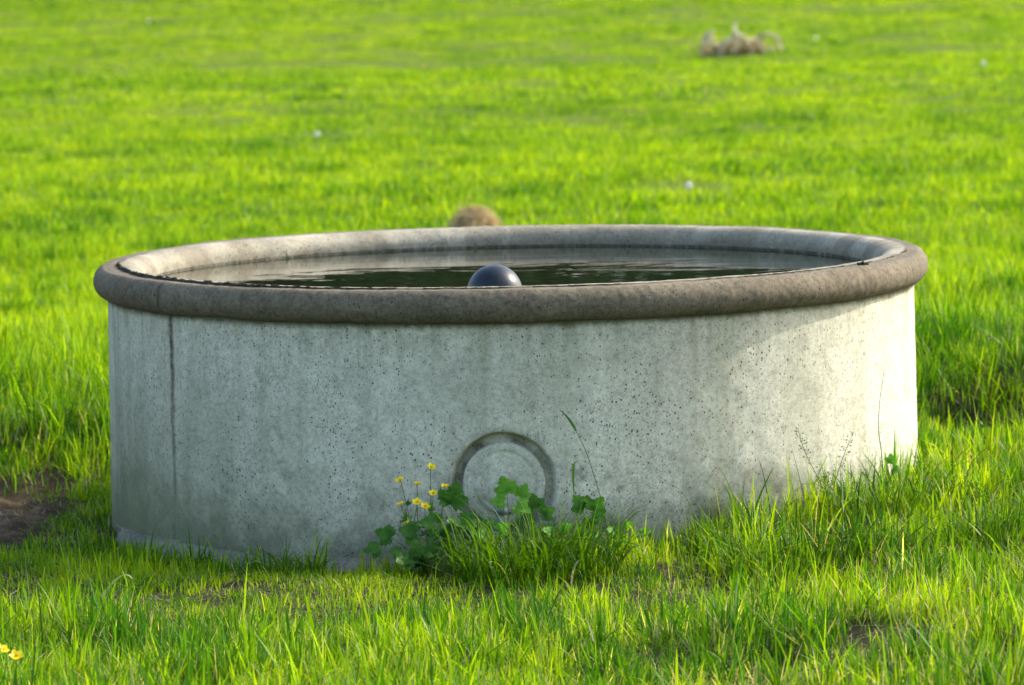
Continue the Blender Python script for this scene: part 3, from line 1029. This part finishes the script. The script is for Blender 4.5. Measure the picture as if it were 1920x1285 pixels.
# single tall stalks and blades
def stalk(name, label, pts, r0, mat=STEM, cat='grass stalk'):
    b = Vector(pts[0])
    e = empty(name, b, label, cat)
    mb = MB()
    P = curve_pts(pts, 22)
    mb.tube([p - b for p in P], [r0 * (1 - .65 * k / 22) for k in range(23)], 6)
    mb.build('stem', mat, e)
    return e, b


e, b = stalk('grass_stalk', 'tall leaning grass stalk with a drooping leaf right of the recess',
             [(.226, -1.155, gz(.226, -1.155)), (.215, -1.14, .115), (.201, -1.135, .171), (.174, -1.13, .262), (.147, -1.13, .321)], .0022)
mb = MB()
mb.ribbon([q - b for q in curve_pts([(.150, -1.13, .315), (.140, -1.13, .333), (.127, -1.13, .352), (.110, -1.135, .370)], 8)], [.003, .006, .0075, .007, .006, .0045, .003, .002, .0006], (.8, .2, .5))
mb.build('leaf', BLADE, e)
mb = MB()
mb.ribbon([q - b for q in curve_pts([(.183, -1.132, .235), (.16, -1.15, .246), (.142, -1.17, .24), (.140, -1.18, .20), (.141, -1.185, .165)], 10)], [.0015, .002, .003, .004, .0055, .0065, .0065, .006, .005, .003, .001], (1, .2, .1))
mb.build('leaf', BLADE, e)
stalk('grass_stalk', 'thin upright stalk with its shadow on the bright right wall',
      [(.925, -.715, gz(.92, -.72)), (.917, -.72, .19), (.910, -.72, .26), (.915, -.72, .335), (.926, -.73, .41)], .0016)
stalk('grass_stalk', 'thin curved stalk before the dark stain right of the recess',
      [(.43, -1.17, gz(.43, -1.17)), (.43, -1.17, .10), (.40, -1.18, .17), (.345, -1.18, .2)], .0013)


def purse(label, base, stems):
    """slender weed with alternate seed pods and a tiny bloom on each stem"""
    bx, by = base
    b = Vector((bx, by, gz(bx, by)))
    e = empty('seeding_weed', b, label, 'weed')
    for pts in stems:
        P = [q - b for q in curve_pts([b] + [Vector(p) for p in pts], 26)]
        st = MB()
        st.tube(P, [.0014 - .0009 * k / 26 for k in range(27)], 6)
        st.build('stem', STEM, e)
        pods = MB()
        for k in range(7, 25):
            for _ in range(1 if k < 18 else 2):
                a = random.uniform(0, 2 * PI)
                d = Vector((math.cos(a), math.sin(a) * .5, random.uniform(.1, .6))).normalized()
                ln = random.uniform(.006, .012)
                pods.tube([P[k], P[k] + d * ln], .0004, 4)
                pods.leaf(P[k] + d * ln, d, (0, -1, .2), .0045, .0038, 0, 0, 0, .1, 4)
        pods.build('seed_pod', STEM, e)['kind'] = 'stuff'
        bl = MB()
        for k in range(9):
            bl.blob(P[-1] + Vector((random.uniform(-.007, .007), random.uniform(-.004, .004), random.uniform(-.003, .004))), .0013, n=5, m=3)
        bl.build('bloom', CLOVER, e)
        lf = MB()
        for k in (2, 4, 5):
            lf.leaf(P[k], (random.uniform(-1, 1), -.2, .8), (0, -1, .4), random.uniform(.018, .03), .005, 3, .3, .3, .2, 8)
        lf.build('leaf', LEAF, e)


purse('slender seeding weed with two spread stems before the bright wall', (.775, -.875),
      [[(.753, -.89, .142), (.715, -.9, .223), (.696, -.9, .289)], [(.785, -.88, .135), (.806, -.9, .207), (.833, -.9, .27)], [(.765, -.88, .12), (.752, -.9, .17)], [(.77, -.88, .12), (.772, -.9, .175)]])
mb = MB()
b = Vector((-.985, -1.77, gz(-.985, -1.77)))
mb.ribbon([q - b for q in curve_pts([b, (-.96, -1.755, .01), (-.928, -1.75, .052), (-.903, -1.75, .076), (-.884, -1.75, .080), (-.872, -1.755, .070)], 16)],
          [.003, .005, .007, .0085, .0095, .01, .0105, .0105, .01, .0095, .009, .008, .007, .006, .005, .003, .001], (.75, .55, .1))
tag(mb.build('bent_grass', LIGHTLEAF, None, b), 'single pale broad blade bent over in the lit grass at front left', 'grass blade')

# stone at the right edge
mb = MB()
mb.blob((0, 0, 0), .06, 1.1, .7, .45, 18, 12, .06)
tag(mb.build('stone', STONE, None, (1.235, .78, gz(1.235, .78) + .028)), 'grey stone half hidden in the grass right of the trough', 'stone')


# ------------------------------------------------------------------ things out in the field
def dandelion(label, x, y, h, rad=.017):
    z = gz(x, y)
    e = empty('dandelion_clock', (x, y, z), label, 'dandelion', 'white dandelion clocks in the meadow')
    mb = MB()
    mb.tube([(0, 0, 0), (.004, 0, h * .5), (0, 0, h)], .0016, 6)
    mb.build('stem', STEM, e)
    mb = MB()
    c = Vector((0, 0, h + rad * .4))
    mb.blob(c, .004, n=8, m=6)
    for k in range(170):
        u, v = random.uniform(-1, 1), random.uniform(0, 2 * PI)
        d = Vector((math.sqrt(1 - u * u) * math.cos(v), math.sqrt(1 - u * u) * math.sin(v), u))
        s1 = d.orthogonal().normalized()
        s1 = Matrix.Rotation(random.uniform(0, PI), 3, d) @ s1
        tip = c + d * rad * random.uniform(.85, 1.05)
        mb.ribbon([c, tip], [.0004, .0004], s1)
        for q in range(2):
            s2 = Matrix.Rotation(q * PI / 2, 3, d) @ s1
            mb.ribbon([tip - s2 * .0045 + d * .002, tip, tip + s2 * .0045 + d * .002], [.0016, .0016, .0016], d.cross(s2))
    mb.build('seed_head', SEED, e)


for (x, y, h, lab) in ((-1.238, 17.58, .13, 'white dandelion clock in mid meadow above the left half of the trough'),
                       (3.946, 25.667, .13, 'white dandelion clock far out at the right edge of the meadow'),
                       (-4.605, 46.92, .13, 'farthest white dandelion clock near the top left of the meadow'),
                       (.908, 10.938, .13, 'white dandelion clock on a tall stem just behind the far rim'),
                       (3.35, 37.2, .12, 'white dandelion clock right of the dead branch heap')):
    dandelion(lab, x, y, h)


def yellow_dandelion(label, x, y, h, size=.042):
    e = empty('yellow_dandelion', (x, y, gz(x, y)), label, 'dandelion', 'yellow dandelions in the meadow')
    mb = MB()
    mb.tube([(0, 0, 0), (.003, 0, h * .5), (0, 0, h)], .0018, 6)
    mb.build('stem', STEM, e)
    mb = MB()
    for k in range(60):
        an, el = random.uniform(0, 2 * PI), random.uniform(.05, 1.3)
        d = Vector((math.cos(an) * math.cos(el), math.sin(an) * math.cos(el), math.sin(el)))
        mb.leaf((0, 0, h), d, (0, 0, 1), size * .5 * random.uniform(.8, 1.05), .005, 0, 0, .1, .1, 4)
    mb.build('flower', PETAL, e)


yellow_dandelion('yellow dandelion flower far out above the middle of the meadow', -.775, 31.235, .11)
yellow_dandelion('yellow dandelion flower at the top left of the meadow', -2.528, 49.54, .11)

# dry grass mound behind the rim
x0, y0 = -.165, 9.2
z0 = gz(x0, y0)
e = empty('dry_mound', (x0, y0, z0), 'brown dry grass mound standing up just behind the far rim', 'mound')
mb = MB()
mb.blob((0, 0, .07), .082, 1, .9, 1.25, 24, 16, .05)
mb.build('core', DRY, e)
mb = MB()
for k in range(1100):
    u, v = random.random(), random.uniform(0, 2 * PI)
    d = Vector((math.sqrt(1 - u * u) * math.cos(v), math.sqrt(1 - u * u) * math.sin(v), u))
    p = Vector((d.x * .082, d.y * .07, .07 + d.z * .105))
    tg = Vector((random.gauss(0, 1), random.gauss(0, 1), random.gauss(0, 1)))
    tg = (tg - d * tg.dot(d)).normalized() + d * random.uniform(.1, .7) - Vector((0, 0, .4))
    L = random.uniform(.03, .11)
    mb.ribbon([p, p + tg * L * .5, p + tg * L - d * .01], [.004, .004, .0008], d.cross(tg))
mb.build('straw', DRY, e)['kind'] = 'stuff'

# heap of curled dead branches
hx, hy = 2.5, 36.3
hz = gz(hx, hy)
e = empty('branch_heap', (hx, hy, hz), 'heap of pale dead curled branches lying in the far meadow', 'branches')
S = .0056                     # metres per photograph pixel at that distance
BR = [([(-70, 10, -5), (-72, 18, 25), (-62, 5, 42), (-48, 0, 20), (-38, 0, 2)], 6), ([(-66, 0, 18), (-60, -4, 40), (-52, -4, 48)], 7),
      ([(-40, -8, -8), (-36, -14, 14), (-28, -14, 26), (-20, -6, 34)], 6.5), ([(-26, 6, 0), (-14, 0, 40), (-10, 0, 62)], 6), ([(-22, -10, 6), (-8, -12, 14), (-6, -10, 36), (-14, -4, 52)], 6.5),
      ([(-12, -4, 40), (4, -8, 34), (14, -4, 14), (10, 0, 2)], 5), ([(0, 4, 18), (22, 2, 28), (38, -4, 12), (48, -6, 2)], 6), ([(22, 10, 4), (32, 8, 30), (54, 6, 38), (70, 2, 28), (76, -2, 8)], 6),
      ([(-72, 16, 2), (-40, 14, 16), (0, 14, 10), (30, 12, 4)], 7), ([(-60, 2, 4), (-30, 8, 26), (6, 10, 30)], 5), ([(-50, -6, 2), (-24, 2, 10), (16, -2, 8)], 5)]
for k in range(13):
    bx = random.uniform(-70, 60)
    an = random.uniform(-.9, .9)
    ln = random.uniform(22, 52)
    BR.append(([(bx, random.uniform(-10, 14), -3), (bx + ln * .4 * math.sin(an), random.uniform(-8, 8), ln * .45 * math.cos(an)), (bx + ln * math.sin(an) + random.uniform(-8, 8), random.uniform(-8, 8), ln * .8 * math.cos(an) * random.uniform(.4, 1.1))], random.uniform(2, 4)))
for pts, rr in BR:
    P = [Vector(p) * S + Vector((random.uniform(-.01, .01), 0, .02)) for p in pts]
    mb = MB()
    Q = curve_pts(P, 18)
    mb.tube(Q, [rr * S * (.95 - .55 * k / 18) * random.uniform(.75, 1.2) for k in range(19)], 8)
    mb.build('branch', DEADWOOD, e)
mb = MB()
for k in range(420):
    p = Vector((random.gauss(-12, 34), random.gauss(4, 9), random.uniform(0, 16))) * S
    d = Vector((random.gauss(0, 1), random.gauss(0, .6), abs(random.gauss(.3, .5)))).normalized()
    L = random.uniform(.06, .22)
    mb.ribbon([p, p + d * L * .5 + Vector((0, 0, .02)), p + d * L], [.01, .01, .003], (d.y, -d.x, .2))
mb.build('straw', DRY, e)['kind'] = 'stuff'

# ------------------------------------------------------------------ wood beyond the meadow, seen only as the dark green mirrored in the water
tv, tq = [], []
WOODLEAF = leafmat('wood_foliage', (.020, .055, .012), (.05, .10, .02), .3, .6)
nq = 0
for row in range(2):
    for k in range(15):
        cx, cy = -34 + k * 4.9 + random.uniform(-1.2, 1.2) + row * 2.2, 84 + row * 6 + random.uniform(-1.5, 1.5)
        hh = random.uniform(13, 17)
        nl = 2600
        cl = rng.normal(0, 1, (38, 3))
        cl /= np.linalg.norm(cl, axis=1)[:, None]
        cl *= rng.random((38, 1)) ** .4
        cen = np.array([cx, cy, hh * .55]) + cl * np.array([3.2, 3.0, hh * .42])
        p = cen[rng.integers(0, 38, nl)] + rng.normal(0, .62, (nl, 3))
        a = rng.normal(0, 1, (nl, 3)); a /= np.linalg.norm(a, axis=1)[:, None]
        b = np.cross(a, rng.normal(0, 1, (nl, 3))); b /= np.linalg.norm(b, axis=1)[:, None]
        s = rng.uniform(.16, .34, (nl, 1))
        tv.append(np.stack([p - a * s, p + b * s * .7, p + a * s, p - b * s * .7], 1).reshape(-1, 3))
        tq.append(nq + np.arange(nl * 4).reshape(-1, 4)); nq += nl * 4
tag(link_mesh('wood', np_mesh('wood', np.concatenate(tv), np.concatenate(tq)), WOODLEAF), 'dark green wood beyond the meadow, mirrored in the trough water', 'wood', kind='stuff')
